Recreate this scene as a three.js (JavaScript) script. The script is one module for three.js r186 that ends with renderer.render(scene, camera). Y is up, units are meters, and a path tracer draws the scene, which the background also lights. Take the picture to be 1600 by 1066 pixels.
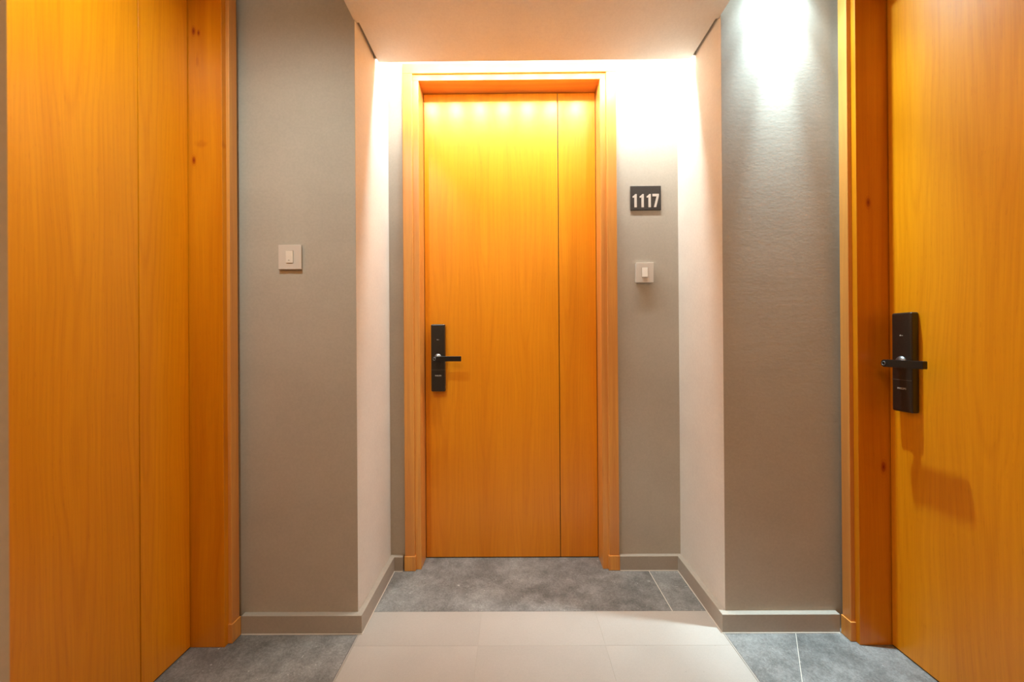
import * as THREE from 'three';
import { RoundedBoxGeometry } from 'three/addons/geometries/RoundedBoxGeometry.js';
import { mergeGeometries } from 'three/addons/utils/BufferGeometryUtils.js';
import { FontLoader } from 'three/addons/loaders/FontLoader.js';
import { TextGeometry } from 'three/addons/geometries/TextGeometry.js';
import { RectAreaLightUniformsLib } from 'three/addons/lights/RectAreaLightUniformsLib.js';
RectAreaLightUniformsLib.init();

// ---------- camera, exposure (metres; a place given as depth d lies at z = -d) ----------
const scene = new THREE.Scene();
scene.background = new THREE.Color(0x000000);
const camera = new THREE.PerspectiveCamera(2 * Math.atan(533 / 622) * 180 / Math.PI, 1600 / 1066, 0.05, 30);
camera.position.set(0, 1.1133, 0);
camera.rotation.order = 'YXZ';
camera.rotation.set(0.0017, 0.0052, -0.0067);
const renderer = new THREE.WebGLRenderer({ antialias: true });
camera.focus = 1.9; camera.userData.fStop = 3.5;
renderer.toneMapping = THREE.LinearToneMapping;
renderer.toneMappingExposure = 1.02;
renderer.shadowMap.enabled = true;

// light levels (candela) and colours of the lamps and the added fill that are built further down
const COVE = { each: 0.2, down: 0.78, color: [0.95, 1.0, 0.96] };
const BEAM = { inner: 16, core: 10, beam: 3.4, spill: 0.8, color: [0.74, 1.0, 1.08] };
const FLOOD = { level: 4.7, color: [0.82, 1.0, 0.98] };
const WARM_FILL = { level: 17, color: [1.0, 0.53, 0.18] };  // added fill behind the viewer, tints the ambient light orange

// ---------- helpers ----------
const used = {};
const numbered = (n) => { used[n] = (used[n] ?? -1) + 1; return used[n] ? n + '_' + String(used[n]).padStart(3, '0') : n; };
function hash(x, y, s) { let h = Math.imul(x, 374761393) ^ Math.imul(y, 668265263) ^ Math.imul(s, 1274126177); h = Math.imul(h ^ (h >>> 13), 1274126177); return ((h ^ (h >>> 16)) >>> 0) / 4294967296; }
function noise(x, y, s) {
  const xi = Math.floor(x), yi = Math.floor(y); let a = x - xi, b = y - yi; a = a * a * (3 - 2 * a); b = b * b * (3 - 2 * b);
  const p = hash(xi, yi, s), q = hash(xi + 1, yi, s), r = hash(xi, yi + 1, s), t = hash(xi + 1, yi + 1, s);
  return (p + (q - p) * a) * (1 - b) + (r + (t - r) * a) * b;
}
function fbm(x, y, s, n = 4) { let v = 0, a = 0.5, t = 0; for (let i = 0; i < n; i++) { v += a * noise(x, y, s + i * 17); t += a; a *= 0.5; x *= 2.03; y *= 2.03; } return v / t; }
const clamp = (v, a = 0, b = 1) => Math.min(b, Math.max(a, v));
const step = (a, b, v) => { const t = clamp((v - a) / (b - a)); return t * t * (3 - 2 * t); };
// a texture of w x h pixels that covers W x H metres; f(x, y in metres) gives sRGB 0..255, or one value 0..1 for a relief
function texture(w, h, W, H, f, relief = false) {
  const d = new Uint8Array(w * h * 4);
  for (let j = 0, k = 0; j < h; j++) for (let i = 0; i < w; i++, k += 4) {
    const c = f((i + 0.5) / w * W, (j + 0.5) / h * H);
    if (relief) d[k] = d[k + 1] = d[k + 2] = clamp(c) * 255; else { d[k] = clamp(c[0], 0, 255); d[k + 1] = clamp(c[1], 0, 255); d[k + 2] = clamp(c[2], 0, 255); }
    d[k + 3] = 255;
  }
  const t = new THREE.DataTexture(d, w, h); t.wrapS = t.wrapT = THREE.MirroredRepeatWrapping; t.magFilter = THREE.LinearFilter; t.minFilter = THREE.LinearMipmapLinearFilter; t.generateMipmaps = true;
  t.repeat.set(1 / W, 1 / H); if (!relief) t.colorSpace = THREE.SRGBColorSpace; t.needsUpdate = true; return t;
}
// uv in metres: vertical faces take height as v, level faces take x and z; turn swaps them for lying grain
function metres(g, turn = false, du = 0, dv = 0) {
  g = g.index ? g.toNonIndexed() : g;
  const p = g.attributes.position, n = g.attributes.normal, uv = new Float32Array(p.count * 2);
  for (let i = 0; i < p.count; i++) {
    const a = Math.abs(n.getX(i)), b = Math.abs(n.getY(i)), c = Math.abs(n.getZ(i));
    let u, v;
    if (b > a && b > c) { u = p.getX(i); v = p.getZ(i); } else if (a > c) { u = p.getZ(i); v = p.getY(i); } else { u = p.getX(i); v = p.getY(i); }
    if (turn) [u, v] = [v, u];
    uv[2 * i] = u + du; uv[2 * i + 1] = v + dv;
  }
  g.setAttribute('uv', new THREE.BufferAttribute(uv, 2)); return g;
}
// box between two corners (r rounds its edges)
function box(x0, x1, y0, y1, z0, z1, r = 0, turn = false, du = 0, dv = 0) {
  const w = x1 - x0, h = y1 - y0, t = z1 - z0;
  const g = r ? new RoundedBoxGeometry(w, h, t, 2, r) : new THREE.BoxGeometry(w, h, t);
  g.translate((x0 + x1) / 2, (y0 + y1) / 2, (z0 + z1) / 2); return metres(g, turn, du, dv);
}
const dbox = (x0, x1, y0, y1, d0, d1, r = 0) => box(x0, x1, y0, y1, -d1, -d0, r);
// an outline in plan, [x, depth] points, raised from y0 to y1
function plan(points, y0, y1, bevel = 0) {
  const s = new THREE.Shape(points.map(([x, d]) => new THREE.Vector2(x, d)));
  const g = new THREE.ExtrudeGeometry(s, { depth: y1 - y0 - 2 * bevel, bevelEnabled: bevel > 0, bevelSize: bevel, bevelOffset: -bevel, bevelThickness: bevel, bevelSegments: 1 });
  g.rotateX(-Math.PI / 2); g.translate(0, y0 + bevel, 0); return metres(g);
}
function mesh(name, geos, mat, parent) {
  geos = (Array.isArray(geos) ? geos : [geos]).map((g) => { g = g.index ? g.toNonIndexed() : g; for (const k of Object.keys(g.attributes)) if (!['position', 'normal', 'uv'].includes(k)) g.deleteAttribute(k); return g; });
  const m = new THREE.Mesh(geos.length > 1 ? mergeGeometries(geos) : geos[0], mat);
  m.castShadow = m.receiveShadow = true; m.name = parent ? name : numbered(name); (parent ?? scene).add(m); return m;
}
function tag(o, label, category, extra = {}) { Object.assign(o.userData, { label, category }, extra); return o; }
const structure = (name, geos, mat, label, category) => tag(mesh(name, geos, mat), label, category, { kind: 'structure' });
function group(name, x, y, z, turn = 0) { const g = new THREE.Group(); g.name = numbered(name); g.position.set(x, y, z); g.rotation.y = turn; scene.add(g); return g; }

// ---------- materials ----------
const wallRelief = texture(1024, 1024, 1.6, 1.6, (x, y) => 0.55 * fbm(x * 90, y * 150, 3, 3) + 0.3 * fbm(x * 5, y * 46, 9, 3) + 0.15 * fbm(x * 340, y * 340, 5, 2), true);
const paint = (r, g, b, s) => texture(512, 512, 1.6, 1.6, (x, y) => { const v = (fbm(x * 7, y * 9, s, 4) - 0.5) * 9 + (noise(x * 210, y * 210, s + 4) - 0.5) * 7; return [r + v, g + v, b + v * 0.95]; });
const M = {
  grey: new THREE.MeshStandardMaterial({ map: paint(181, 173, 161, 21), bumpMap: wallRelief, bumpScale: 0.00022, roughness: 0.82 }),
  white: new THREE.MeshStandardMaterial({ map: paint(229, 225, 219, 31), bumpMap: wallRelief, bumpScale: 0.0001, roughness: 0.8 }),
  skirting: new THREE.MeshStandardMaterial({ map: paint(174, 166, 155, 41), roughness: 0.5 }),
  caulk: new THREE.MeshStandardMaterial({ color: 0xd9d2c8, roughness: 0.7 }),
  black: new THREE.MeshStandardMaterial({ color: 0x0c0a09, roughness: 0.6 }),
  steel: new THREE.MeshStandardMaterial({ color: 0x9a9da1, roughness: 0.38, metalness: 1 }),
  print: new THREE.MeshStandardMaterial({ color: 0xcfc6bd, roughness: 0.5 }),
  seam: new THREE.MeshStandardMaterial({ color: 0x6a645c, roughness: 0.5 }),
  plastic: new THREE.MeshStandardMaterial({ color: 0xd3cbc3, roughness: 0.38 }),
  rocker: new THREE.MeshStandardMaterial({ color: 0xece4da, roughness: 0.3 }),
  signBlack: new THREE.MeshStandardMaterial({ map: texture(128, 128, 0.15, 0.15, (x, y) => { const v = (noise(x * 900, y * 900, 71) - 0.5) * 26; return [52 + v, 46 + v, 42 + v]; }), roughness: 0.5 }),
  lock: new THREE.MeshPhysicalMaterial({ map: texture(256, 512, 0.1, 0.2, (x, y) => { const n = noise(x * 1700, y * 1700, 81), v = n > 0.86 ? 46 : n * 10; return [26 + v, 22 + v * 0.9, 18 + v * 0.75]; }), roughness: 0.34, clearcoat: 0.5, clearcoatRoughness: 0.25 }),
  lever: new THREE.MeshPhysicalMaterial({ color: 0x151210, roughness: 0.3, clearcoat: 0.4, clearcoatRoughness: 0.2 }),
  lampTrim: new THREE.MeshStandardMaterial({ color: 0xe9e6e0, roughness: 0.5 }),
};
// oiled orange veneer: upright grain, faint flame figure, fine pores; knots = [x, y, radius] in metres
function veneer(w, h, W, H, seed, { base = [224, 152, 66], flame = 1, streak = 1, knots = [], stains = [] } = {}) {
  return texture(w, h, W, H, (x, y) => {
    let kx = 0, dark = 0;
    for (const [a, b, r] of knots) { const dx = x - a, dy = (y - b) * 0.45, q = Math.hypot(dx, dy) / r; kx += Math.exp(-q * 0.55) * r * 1.2 * Math.sign(dx || 1); dark += 0.75 * Math.exp(-q * q * 1.1) + 0.22 * Math.exp(-q * 0.7) * (0.5 + 0.5 * Math.sin(q * 9)); }
    for (const [a, b, rx, ry, s] of stains) { const q = Math.hypot((x - a) / rx, (y - b) / ry) + (fbm(x * 60, y * 60, seed + 90, 3) - 0.5) * 1.2; dark += s * (1 - step(0.3, 1.15, q)); }
    const X = x + kx + (fbm(x * 3, y * 1.1, seed, 3) - 0.5) * 0.05;
    const wide = fbm(X * 9, y * 0.5, seed + 2, 3) - 0.5, mid = fbm(X * 46, y * 1.3, seed + 5, 3) - 0.5, fine = noise(X * 420, y * 7, seed + 8) - 0.5, pore = noise(X * 900, y * 26, seed + 11);
    const cell = Math.floor(X / 0.21), c = (X / 0.21 - cell - 0.5) * 2, arch = y * 2.1 + hash(cell, 3, seed) * 9 - Math.pow(Math.abs(c), 1.6) * (5 + 3 * hash(cell, 5, seed)) + fbm(X * 5, y * 2, seed + 14, 3) * 2.4;
    const f = Math.pow(0.5 + 0.5 * Math.sin(arch * 5.2), 3) * (1 - Math.abs(c) * 0.6) - 0.25;
    const t = streak * (wide * 26 + mid * 22) + fine * 9 - (pore > 0.9 ? 9 : 0) - f * 9 * flame - dark * 105;
    return [base[0] + t * 0.8, base[1] + t, base[2] + t * 0.4];
  });
}
const grainRelief = texture(512, 512, 0.45, 1.2, (x, y) => 0.6 * noise(x * 900, y * 16, 61) + 0.4 * fbm(x * 70, y * 2, 63, 3), true);
const wood = (map, rough = 0.33) => new THREE.MeshPhysicalMaterial({ map, bumpMap: grainRelief, bumpScale: 0.0001, roughness: rough, specularIntensity: 1 });
const frameTone = [212, 128, 8];
const W = {
  back: wood(veneer(1024, 2048, 0.9, 2.4, 101, { base: [228, 140, 17], streak: 0.5, flame: 0.7 })),
  left: wood(veneer(1024, 2048, 0.9, 2.4, 211, { base: [236, 149, 10], streak: 0.45, flame: 1 })),
  right: wood(veneer(1024, 2048, 0.9, 2.4, 307, { base: [240, 156, 14], streak: 0.5, flame: 0.7 })),
  frame: wood(veneer(512, 2048, 0.3, 2.4, 401, { base: [218, 148, 72], flame: 0, streak: 1.5 })),
  leftJamb: wood(veneer(256, 2048, 0.2, 2.45, 503, { base: frameTone, flame: 0.3, knots: [[0.072, 2.262, 0.006], [0.09, 2.255, 0.004], [0.071, 1.787, 0.006]], stains: [[0.1, 1.845, 0.03, 0.016, 0.16], [0.085, 2.16, 0.006, 0.03, 0.2]] })),
  rightJamb: wood(veneer(256, 2048, 0.2, 2.45, 607, { base: frameTone, flame: 0.3, knots: [[0.122, 1.612, 0.007], [0.074, 0.648, 0.008]] })),
  rightCasing: wood(veneer(128, 2048, 0.1, 2.45, 709, { base: [218, 148, 72], flame: 0, streak: 1.3, knots: [[0.05, 0.55, 0.006]] })),
};
// chalky dark slate: cloudy tone, pale smears, white flecks
const slateMap = (seed) => texture(1536, 1024, 1.4, 0.9, (x, y) => {
  const a = fbm(x * 6, y * 6, seed, 5) - 0.5, warp = fbm(x * 4, y * 4, seed + 3, 3) * 5;
  const smear = Math.pow(1 - Math.abs(2 * fbm(x * 5 + warp, y * 9 - warp, seed + 7, 4) - 1), 7);
  const fleck = noise(x * 120 + 9, y * 120, seed + 9) > 0.955 && noise(x * 18, y * 18, seed + 10) > 0.55 ? 60 : 0;
  const grit = (noise(x * 420, y * 420, seed + 12) - 0.5) * 26 + (noise(x * 170, y * 170, seed + 15) - 0.5) * 20 + (fbm(x * 28, y * 28, seed + 18, 3) - 0.5) * 34;
  const v = a * 62 + smear * 10 * noise(x * 3, y * 3, seed + 21) + fleck + grit;
  return [122 + v, 122 + v, 121 + v];
});
const slateRelief = texture(512, 512, 0.45, 0.45, (x, y) => 0.6 * fbm(x * 30, y * 30, 91, 5) + 0.4 * noise(x * 300, y * 300, 93), true);
const slate = [11, 47, 83].map((s) => new THREE.MeshStandardMaterial({ map: Object.assign(slateMap(s), { offset: new THREE.Vector2(0.65 / 1.4, 0.3 / 0.9) }), bumpMap: slateRelief, bumpScale: 0.0008, roughness: 0.55 }));
const beige = [5, 6, 7].map((s) => new THREE.MeshStandardMaterial({ map: texture(512, 512, 0.6, 0.6, (x, y) => { const v = (fbm(x * 8, y * 8, s * 13, 4) - 0.5) * 8 + (noise(x * 400, y * 400, s) - 0.5) * 5 - (noise(x * 70, y * 70, s + 30) > 0.993 ? 45 : 0) + (s - 6) * 1.5; return [179 + v, 173 + v, 167 + v]; }), roughness: 0.42 }));
const bed = new THREE.MeshStandardMaterial({ color: 0xa39a8e, roughness: 0.9 });

// ---------- the room shell ----------
const FL = -0.612, FR = 0.808;            // corridor-side faces of the recess
const DF = 1.542, DB = 1.955;             // wall faces beside the recess, end wall of the recess
const NL = -1.075, NR = 1.26, ND = 0.469; // walls with the side doors; near end of the side bays
const HS = 2.369, HN = 2.585;             // corridor ceiling, bay ceiling
// walls beside the recess: grey towards the viewer, off-white inside the recess (a sheet of plaster 4 mm thick)
const SH = 0.012, GAP = 0.013, DC = 1.556;   // plaster thickness in the recess; width and start of the open joint beside its ceiling
structure('wall_left', [dbox(-1.4, FL - SH, 0, HN, DF, 2.3), dbox(FL - SH, FL, 0, HN, DF, DF + 0.001), dbox(FL - SH, FL, HS, HN, DF + 0.001, DC)], M.grey, 'grey painted wall with a lone light switch, between a door frame and the recess', 'wall');
structure('wall_right', [dbox(FR + SH, 1.6, 0, HN, DF, 2.3), dbox(FR, FR + SH, 0, HN, DF, DF + 0.001), dbox(FR, FR + SH, HS, HN, DF + 0.001, DC)], M.grey, 'bare grey painted wall with a cool white patch of downlight on it', 'wall');
const lining = (x0, x1) => dbox(x0, x1, 0, HS, DF + 0.001, DB);
structure('wall_recess_left', lining(FL - SH, FL), M.white, 'off-white side wall of the recess, round the corner from the lone light switch', 'wall');
structure('wall_recess_right', lining(FR, FR + SH), M.white, 'off-white side wall of the recess next to the number plate', 'wall');
structure('wall_cove', [dbox(FL - SH, FL, HS, 2.56, DC, DB), dbox(FR, FR + SH, HS, 2.56, DC, DB), dbox(FL, FR, 2.56, 2.6, 1.7, DB)], M.white, 'white lining of the light cove above the door with the number plate', 'wall');
const OB = [-0.461, 0.4275, 2.397];       // opening of the end door
structure('wall_back', [dbox(FL, OB[0] - 0.02, 0, 2.6, DB, 2.2), dbox(OB[1] + 0.02, FR, 0, 2.6, DB, 2.2), dbox(OB[0] - 0.02, OB[1] + 0.02, OB[2] + 0.02, 2.6, DB, 2.2)], M.grey, 'grey end wall carrying the black number plate', 'wall');
// walls that hold the side doors
const openL = [0.5655, 1.454], openR = [0.5685, 1.457];
const holed = (x0, x1, [a, b]) => [dbox(x0, x1, 0, 2.7, ND - 0.3, a - 0.02), dbox(x0, x1, 0, 2.7, b + 0.02, DF), dbox(x0, x1, OB[2] + 0.02, 2.7, a - 0.02, b + 0.02)];
structure('wall_door_left', holed(-1.4, NL, openL), M.grey, 'narrow grey wall around the door frame near the lone light switch', 'wall');
structure('wall_door_right', holed(NR, 1.6, openR), M.grey, 'narrow grey wall around the door frame near the downlit grey wall', 'wall');
structure('wall_near_left', dbox(-1.9, -0.6, 0, 2.7, -2.6, ND), M.grey, 'blurred grey wall corner standing in front of an orange door', 'wall');
structure('wall_near_right', dbox(0.80, 2.1, 0, 2.7, -2.6, ND), M.grey, 'grey corridor wall on the near side of the downlit bay', 'wall');
structure('wall_corridor_end', dbox(-0.6, 0.8, 0, 2.7, -2.8, -2.6), M.grey, 'grey wall closing the corridor opposite the numbered door', 'wall');
// dropped ceiling of the corridor, parted from the recess walls by an open joint
const slabTop = 2.7;
structure('ceiling', [dbox(-0.6155, 0.8055, HS, slabTop, -2.6, 1.548), dbox(FL + 0.0005, FR - 0.0005, HS, 2.55, 1.548, DC), dbox(FL + GAP, FR - GAP, HS, 2.55, DC, 1.778), ...[[FL, FL + GAP], [FR - GAP, FR]].flatMap(([a, b]) => [dbox(a, b, HS + 0.07, 2.55, DC, 1.758), dbox(a, b, HS, HS + 0.07, 1.752, 1.758)])], M.white, 'plain off-white dropped ceiling over the corridor', 'ceiling');
structure('ceiling_left', dbox(-1.4, -0.6155, HN, slabTop, ND - 0.3, DF + 0.2), M.white, 'raised white ceiling above the bay with the lone light switch', 'ceiling');
structure('ceiling_right', dbox(0.8055, 1.6, HN, slabTop, ND - 0.3, DF + 0.2), M.white, 'raised white ceiling above the bay with the cool downlight', 'ceiling');

// ---------- floor ----------
const floor = group('floor', 0, 0, 0); tag(floor, 'floor of pale beige corridor tiles bordered by dark slate tiles at the doors', 'floor', { kind: 'structure' });
mesh('screed', dbox(-1.9, 2.1, -0.12, -0.004, -2.8, 2.3), bed, floor);
const J = 0.0007, EL = -0.604, ER = 0.793, DT = 1.645;
const cols = [[-0.598, -0.140], [-0.140, 0.3265], [0.3265, 0.787]], rows = [[1.459, DT], [0.859, 1.459], [0.259, 0.859], [-0.341, 0.259], [-0.941, -0.341], [-1.541, -0.941], [-2.141, -1.541], [-2.6, -2.141]];
rows.forEach(([a, b], r) => cols.forEach(([x0, x1], c) => {
  const g = plan([[x0 + J / 2, a + J / 2], [x1 - J / 2, a + J / 2], [x1 - J / 2, b - J / 2], [x0 + J / 2, b - J / 2]], -0.012, 0, 0.0006);
  mesh('beige_tile', g, beige[(r * 2 + c) % 3], floor);
}));
mesh('grout', dbox(-0.598, 0.787, -0.006, -0.0007, ND - 0.2, DT), new THREE.MeshStandardMaterial({ color: 0xb3a99d, roughness: 0.8 }), floor);
const stone = (points, k) => mesh('slate_tile', plan(points, -0.012, 0, 0.0006), slate[k], floor);
stone([[FL, DT + J], [0.6432, DT + J], [0.6432, 2.1], [FL, 2.1]], 0);
stone([[0.6462, DT + J], [FR, DT + J], [FR, 2.1], [0.6462, 2.1]], 1);
stone([[-1.3, ND - 0.2], [EL - J, ND - 0.2], [EL - J, DF], [-1.3, DF]], 2);
stone([[ER + J, 0.95], [0.7245, 0.95], [0.9285, 1.3012], [1.075, DF], [ER + J, DF]].map(([x, d], i) => (i === 1 ? [0.7965, 1.06] : i === 0 ? [0.7955, 1.06] : [x, d])), 1);
stone([[0.7975, 1.058], [0.7965, ND - 0.2], [1.5, ND - 0.2], [1.5, DF], [1.0772, DF], [0.9307, 1.3012]], 0);
for (const [x0, x1] of [[EL, -0.5985], [0.7875, ER]]) mesh('edge_strip', dbox(x0 + 0.0006, x1 - 0.0002, -0.012, 0.0001, ND - 0.2, DT - 0.0005), beige[0], floor);
mesh('grout_line', [dbox(0.6432, 0.6462, -0.01, -0.0004, DT, DB)], M.caulk, floor);
mesh('grout_line', plan([[0.9285, 1.3012], [0.9307, 1.3012], [1.0772, DF], [1.075, DF]], -0.01, -0.0003), M.caulk, floor);

// ---------- skirting: tiles with a flat top, pale sealant at the foot ----------
const HB = 0.0705, T = 0.023;
const run = (name, pts, label) => structure(name, plan(pts, 0.0005, HB, 0.0012), M.skirting, label, 'skirting');
run('baseboard_left', [[-1.051, DF - T], [FL + T, DF - T], [FL + T, DB - T], [-0.5475, DB - T], [-0.5475, DB], [FL, DB], [FL, DF], [-1.051, DF]], 'taupe skirting wrapping the corner below the lone light switch');
run('baseboard_right', [[1.2305, DF - T], [1.2305, DF], [FR, DF], [FR, DB], [0.5065, DB], [0.5065, DB - T], [FR - T, DB - T], [FR - T, DF - T]], 'taupe skirting wrapping the corner beneath the number plate and the cool downlight');
const seal = (pts) => mesh('sealant', plan(pts, 0, 0.0022), M.caulk, floor), e = 0.0026;
seal([[-1.05, DF - T], [FL + T + e, DF - T], [FL + T + e, DB - T - e], [-0.548, DB - T - e], [-0.548, DB - T], [FL + T, DB - T], [FL + T, DF - T + e], [-1.05, DF - T + e]].map(([x, d], i) => (i < 2 ? [x, d - e] : i > 5 ? [x, d - e] : [x, d])));
seal([[1.23, DF - T - e], [1.23, DF - T], [FR - T, DF - T], [FR - T, DB - T], [0.507, DB - T], [0.507, DB - T - e], [FR - T - e, DB - T - e], [FR - T - e, DF - T - e]]);

// ---------- doors: local x runs to the right seen from the corridor, z towards the viewer, z = 0 is the face of the leaf ----------
const font = await new FontLoader().loadAsync('fonts/droid/droid_sans_bold.typeface.json');
function buildLock(parent, cx) {
  const body = mesh('door_lock', metres(new RoundedBoxGeometry(0.072, 0.343, 0.027, 4, 0.006).translate(cx, 1.033, 0.0135)), M.lock, parent);
  body.userData.label = 'tall black electronic lock with a flat lever handle';
  const z = 0.0272;
  mesh('rosette', new THREE.SphereGeometry(0.0185, 28, 14, 0, Math.PI * 2, 0, Math.PI / 2).rotateX(Math.PI / 2).scale(1, 1, 0.62).translate(cx, 1.036, z - 0.0005), M.steel, body);
  mesh('spindle', new THREE.CylinderGeometry(0.0105, 0.0125, 0.045, 24).rotateX(Math.PI / 2).translate(cx, 1.030, z + 0.022), M.lever, body);
  const s = new THREE.Shape(), r = 0.0128, x0 = cx - 0.021, x1 = cx + 0.124;   // flat bar: round at the spindle end, nearly square at the tip
  s.moveTo(x0 + r, -r); s.lineTo(x1 - 0.003, -r); s.quadraticCurveTo(x1, -r, x1, -r + 0.003); s.lineTo(x1, r - 0.003); s.quadraticCurveTo(x1, r, x1 - 0.003, r); s.lineTo(x0 + r, r); s.absarc(x0 + r, 0, r, Math.PI / 2, Math.PI * 1.5);
  mesh('lever', metres(new THREE.ExtrudeGeometry(s, { depth: 0.012, bevelEnabled: true, bevelSize: 0.0015, bevelOffset: -0.0015, bevelThickness: 0.0015, bevelSegments: 2, curveSegments: 10 }).translate(0, 1.030, 0.066)), M.lever, body);
  mesh('finger_reader', new THREE.TorusGeometry(0.0062, 0.0011, 8, 28).translate(x0 + r, 1.030, 0.0811), M.steel, body);
  mesh('sensor_lens', [new THREE.CylinderGeometry(0.0022, 0.0022, 0.0008, 16).rotateX(Math.PI / 2).translate(cx - 0.003, 1.126, z), box(cx + 0.001, cx + 0.006, 1.1245, 1.1262, z - 0.0002, z + 0.0003)], M.print, body);
  mesh('cover_seam', box(cx - 0.0355, cx + 0.0355, 0.9715, 0.9727, z - 0.0004, z + 0.0001), M.seam, body);
  const t = new TextGeometry('PHILIPS', { font, size: 0.0062, depth: 0.0004, curveSegments: 3 }); t.computeBoundingBox();
  const k = 0.031 / (t.boundingBox.max.x - t.boundingBox.min.x);
  mesh('lettering', metres(t.scale(k, 1, 1).translate(cx - 0.0155, 0.9395, z - 0.0001)), M.print, body);
  return body;
}
function buildDoor(name, x, depth, turn, o, label) {
  const d = group(name, x, 0, -depth, turn); tag(d, label, 'door', { kind: 'structure' });
  const w = 0.8885, h = OB[2], L = -w / 2, R = w / 2, { jf, edge, cas } = o, cf = jf + o.cz, pf = cf + 0.004, gap = 0.003, gx = R - 0.195;
  const leaf = mesh('door_leaf', box(L + gap, gx - 0.002, 0.005, h - gap, -0.045, 0, 0.0006, false, 0.45), o.leaf, d);
  mesh('narrow_panel', box(gx + 0.002, R - gap, 0.005, h - gap, -0.045, 0, 0.0006, false, 0.45), o.leaf, leaf);
  mesh('groove', box(gx - 0.002, gx + 0.002, 0.005, h - gap, -0.045, -0.006), M.black, leaf);
  mesh('door_seal', [box(L, R, -0.004, 0.006, -0.044, -0.004), box(L, L + gap, 0.006, h, -0.044, -0.012), box(R - gap, R, 0.006, h, -0.044, -0.012)], M.black, d);
  const top = h + edge;
  mesh('jamb', box(L - 0.02 - edge, L, 0.0008, h, -0.05, jf, 0.001, false, 0.05), o.leftJamb ?? W.frame, d);
  mesh('jamb', box(R, R + 0.02 + edge, 0.0008, h, -0.05, jf, 0.001, false, 0.05), o.rightJamb ?? W.frame, d);
  mesh('head_jamb', box(L - 0.02 - edge, R + 0.02 + edge, h, h + 0.045, -0.05, jf, 0.001, true), W.frame, d);
  for (const s of [-1, 1]) {
    const a = s < 0 ? L - edge - cas : R + edge, b = a + cas, m = s < 0 ? o.leftCasing ?? W.frame : W.frame;
    mesh('casing', box(a, b, 0.0008, top, jf - 0.0105, cf, 0.0022, false, s * 0.4), m, d);
    mesh('plinth_block', box(a - (s < 0 ? 0.002 : 0.004), b + (s < 0 ? 0.004 : 0.002), 0.001, HB + 0.001, jf - 0.0105, pf, 0.0016, false, s * 0.4 + 0.13, 0.4), W.frame, d);
  }
  mesh('head_casing', box(L - edge - cas, R + edge + cas, top, top + cas, jf - 0.0105, cf, 0.0022, true), W.frame, d);
  buildLock(d, L + 0.073);
  return d;
}
buildDoor('door_1', (OB[0] + OB[1]) / 2, 2.0525, 0, { jf: 0.1045, edge: 0.029, cas: 0.048, cz: 0.011, leaf: W.back }, 'closed orange wood door at the end of the recess, beside the number plate');
buildDoor('door_2', -1.1915, (openL[0] + openL[1]) / 2, Math.PI / 2, { jf: 0.1245, edge: 0.021, cas: 0.042, cz: 0.012, leaf: W.left, rightJamb: W.leftJamb }, 'orange wood door next to the grey wall with the lone light switch');
buildDoor('door_3', 1.366, (openR[0] + openR[1]) / 2, -Math.PI / 2, { jf: 0.1145, edge: 0.0205, cas: 0.039, cz: 0.015, leaf: W.right, leftJamb: W.rightJamb, leftCasing: W.rightCasing }, 'orange wood door with the shadow of its lock falling on it, by the downlight');

// ---------- number plate ----------
{
  const s = group('number_plate', 0.649, 1.8122, -DB); tag(s, 'black plate with the white number 1117 on the grey wall', 'sign');
  mesh('plate', metres(new RoundedBoxGeometry(0.1505, 0.1195, 0.006, 3, 0.0028).translate(0, 0, 0.0031)), M.signBlack, s);
  const u = 0.1505 / 868, X = (a) => (a - 696) * u, Y = (b) => (520 - b) * u;
  const one = [[396, 412], [440, 412], [440, 785], [370, 785], [370, 503], [328, 522], [318, 480], [362, 448]], seven = [[880, 408], [1064, 408], [1062, 470], [985, 785], [920, 785], [996, 480], [882, 480]];
  for (const [pts, dx] of [[one, 0], [one, 199], [one, 396], [seven, 0]]) {
    const g = new THREE.ExtrudeGeometry(new THREE.Shape(pts.map(([a, b]) => new THREE.Vector2(X(a + dx), Y(b)))), { depth: 0.0012, bevelEnabled: false });
    mesh('digit', metres(g.translate(0, 0, 0.006)), M.print, s);
  }
}
// ---------- light switches ----------
function lightSwitch(x, y, depth, w, h, t, label, out) {
  const s = group('light_switch', x, y, -depth); tag(s, label, 'switch');
  mesh('back_box', metres(new RoundedBoxGeometry(w - 0.004, h - 0.004, t - 0.004, 2, 0.001).translate(0, 0, (t - 0.004) / 2 + 0.0003)), M.plastic, s);
  const f = new THREE.Shape([[-w / 2, -h / 2], [w / 2, -h / 2], [w / 2, h / 2], [-w / 2, h / 2]].map((q) => new THREE.Vector2(...q)));
  f.holes.push(new THREE.Path([[-0.0148, -0.0245], [0.0148, -0.0245], [0.0148, 0.0245], [-0.0148, 0.0245]].map((q) => new THREE.Vector2(...q))));
  mesh('cover_plate', metres(new THREE.ExtrudeGeometry(f, { depth: 0.004, bevelEnabled: true, bevelSize: 0.0012, bevelOffset: -0.0012, bevelThickness: 0.0012, bevelSegments: 2 }).translate(0, 0, t - 0.006)), M.plastic, s);
  const r = mesh('rocker', metres(new RoundedBoxGeometry(0.0268, 0.046, 0.012, 3, 0.0015).rotateX(out).translate(0, 0, t - 0.003)), M.rocker, s);
  mesh('mark', box(-0.004, 0.001, -0.0135, -0.012, t + 0.0022, t + 0.0032), M.seam, r);
  return s;
}
lightSwitch(-0.8637, 1.4458, DF, 0.0885, 0.0945, 0.0115, 'square white light switch alone on a grey wall, no number plate above it', 0.05);
lightSwitch(0.6372, 1.4449, DB, 0.086, 0.0965, 0.02, 'square white light switch below the number plate', -0.06);

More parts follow.
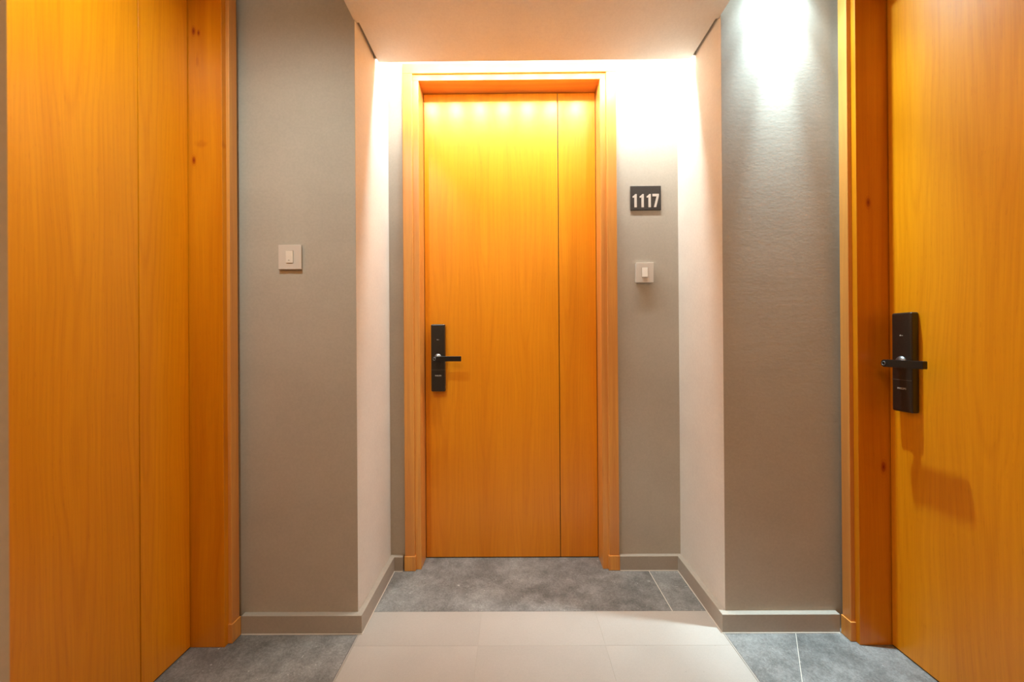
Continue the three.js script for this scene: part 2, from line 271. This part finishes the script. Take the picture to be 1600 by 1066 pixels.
// ---------- lamps ----------
const glow = (c, k) => new THREE.MeshStandardMaterial({ color: 0x111111, emissive: new THREE.Color(...c), emissiveIntensity: k });
// row of LED modules on the back edge of the dropped ceiling, hidden in the cove above the end door
{
  const s = group('led_strip', 0, 2.465, -1.779); tag(s, 'row of warm LED modules hidden in the cove above the numbered door', 'light');
  mesh('rail', box(-0.595, 0.789, -0.012, 0.012, -0.002, 0.0012), M.lampTrim, s);
  const m = glow(COVE.color, 6);
  for (let i = 0; i < 10; i++) {
    const x = -0.466 + i * 0.1385;
    mesh('led_lamp', new THREE.BoxGeometry(0.012, 0.008, 0.004).translate(x, 0, -0.0045), m, s);
    const p = new THREE.PointLight(new THREE.Color(...COVE.color), COVE.each, 0, 2); p.position.set(x, 0, -0.016); p.castShadow = true; p.shadow.radius = 0.45; p.name = 'led_light'; s.add(p);
    const q = new THREE.SpotLight(new THREE.Color(...COVE.color), COVE.down, 0, 0.8, 1, 2); q.position.set(x, 0, -0.016); q.target.position.set(x, -1, -0.16); q.castShadow = true; q.shadow.radius = 0.45; q.name = 'led_beam'; s.add(q, q.target);
  }
}
function downlight(x, d, label, lights) {
  const s = group('downlight', x, HN, -d); tag(s, label, 'light');
  mesh('trim_ring', new THREE.LatheGeometry([[0.022, 0], [0.023, -0.003], [0.034, -0.003], [0.036, 0], [0.022, 0]].map((q) => new THREE.Vector2(...q)), 36), M.lampTrim, s);
  mesh('lamp_lens', new THREE.CylinderGeometry(0.0215, 0.0215, 0.002, 32).translate(0, -0.0012, 0), glow(lights[0].color, 4), s);
  for (const l of lights) {
    const p = new THREE.SpotLight(new THREE.Color(...l.color), l.level, 0, l.angle, l.soft, 2); p.position.set(0, -0.012, 0); p.target.position.set(l.tx ?? 0, -1, l.tz ?? 0); p.castShadow = true; p.shadow.radius = l.radius ?? 1; p.name = 'lamp_light'; s.add(p, p.target);
  }
  return s;
}
downlight(1.022, 1.501, 'recessed cool white downlight close to the bare grey wall', [{ color: BEAM.color, level: BEAM.inner, angle: 0.2, soft: 1, radius: 0.7 }, { color: BEAM.color, level: BEAM.core, angle: 0.48, soft: 1, radius: 0.7 }, { color: BEAM.color, level: BEAM.beam, angle: 0.82, soft: 1, radius: 0.7 }, { color: BEAM.color, level: BEAM.spill, angle: 1.35, soft: 0.8, radius: 0.7 }]);
downlight(-0.76, 0.8, 'recessed white downlight above the bay with the lone light switch', [{ color: FLOOD.color, level: FLOOD.level, angle: 1.35, soft: 0.9, radius: 1.2 }]);
// unseen orange fill panel behind the viewer, added for the warm ambient light
for (const d of [-0.55]) {
  const s = group('fill_panel', 0.1, HS, -d); tag(s, 'added unseen fill light panel that warms the corridor', 'light');
  mesh('fill_rim', box(-0.31, 0.31, -0.01, 0.0005, -0.31, 0.31, 0.002), M.lampTrim, s);
  mesh('fill_face', box(-0.295, 0.295, -0.0125, -0.0095, -0.295, 0.295), glow(WARM_FILL.color, 2), s);
  const a = new THREE.RectAreaLight(new THREE.Color(...WARM_FILL.color), WARM_FILL.level, 0.58, 0.58); a.position.set(0, -0.016, 0); a.rotation.x = -Math.PI / 2; a.name = 'fill_light'; s.add(a);
}
renderer.render(scene, camera);
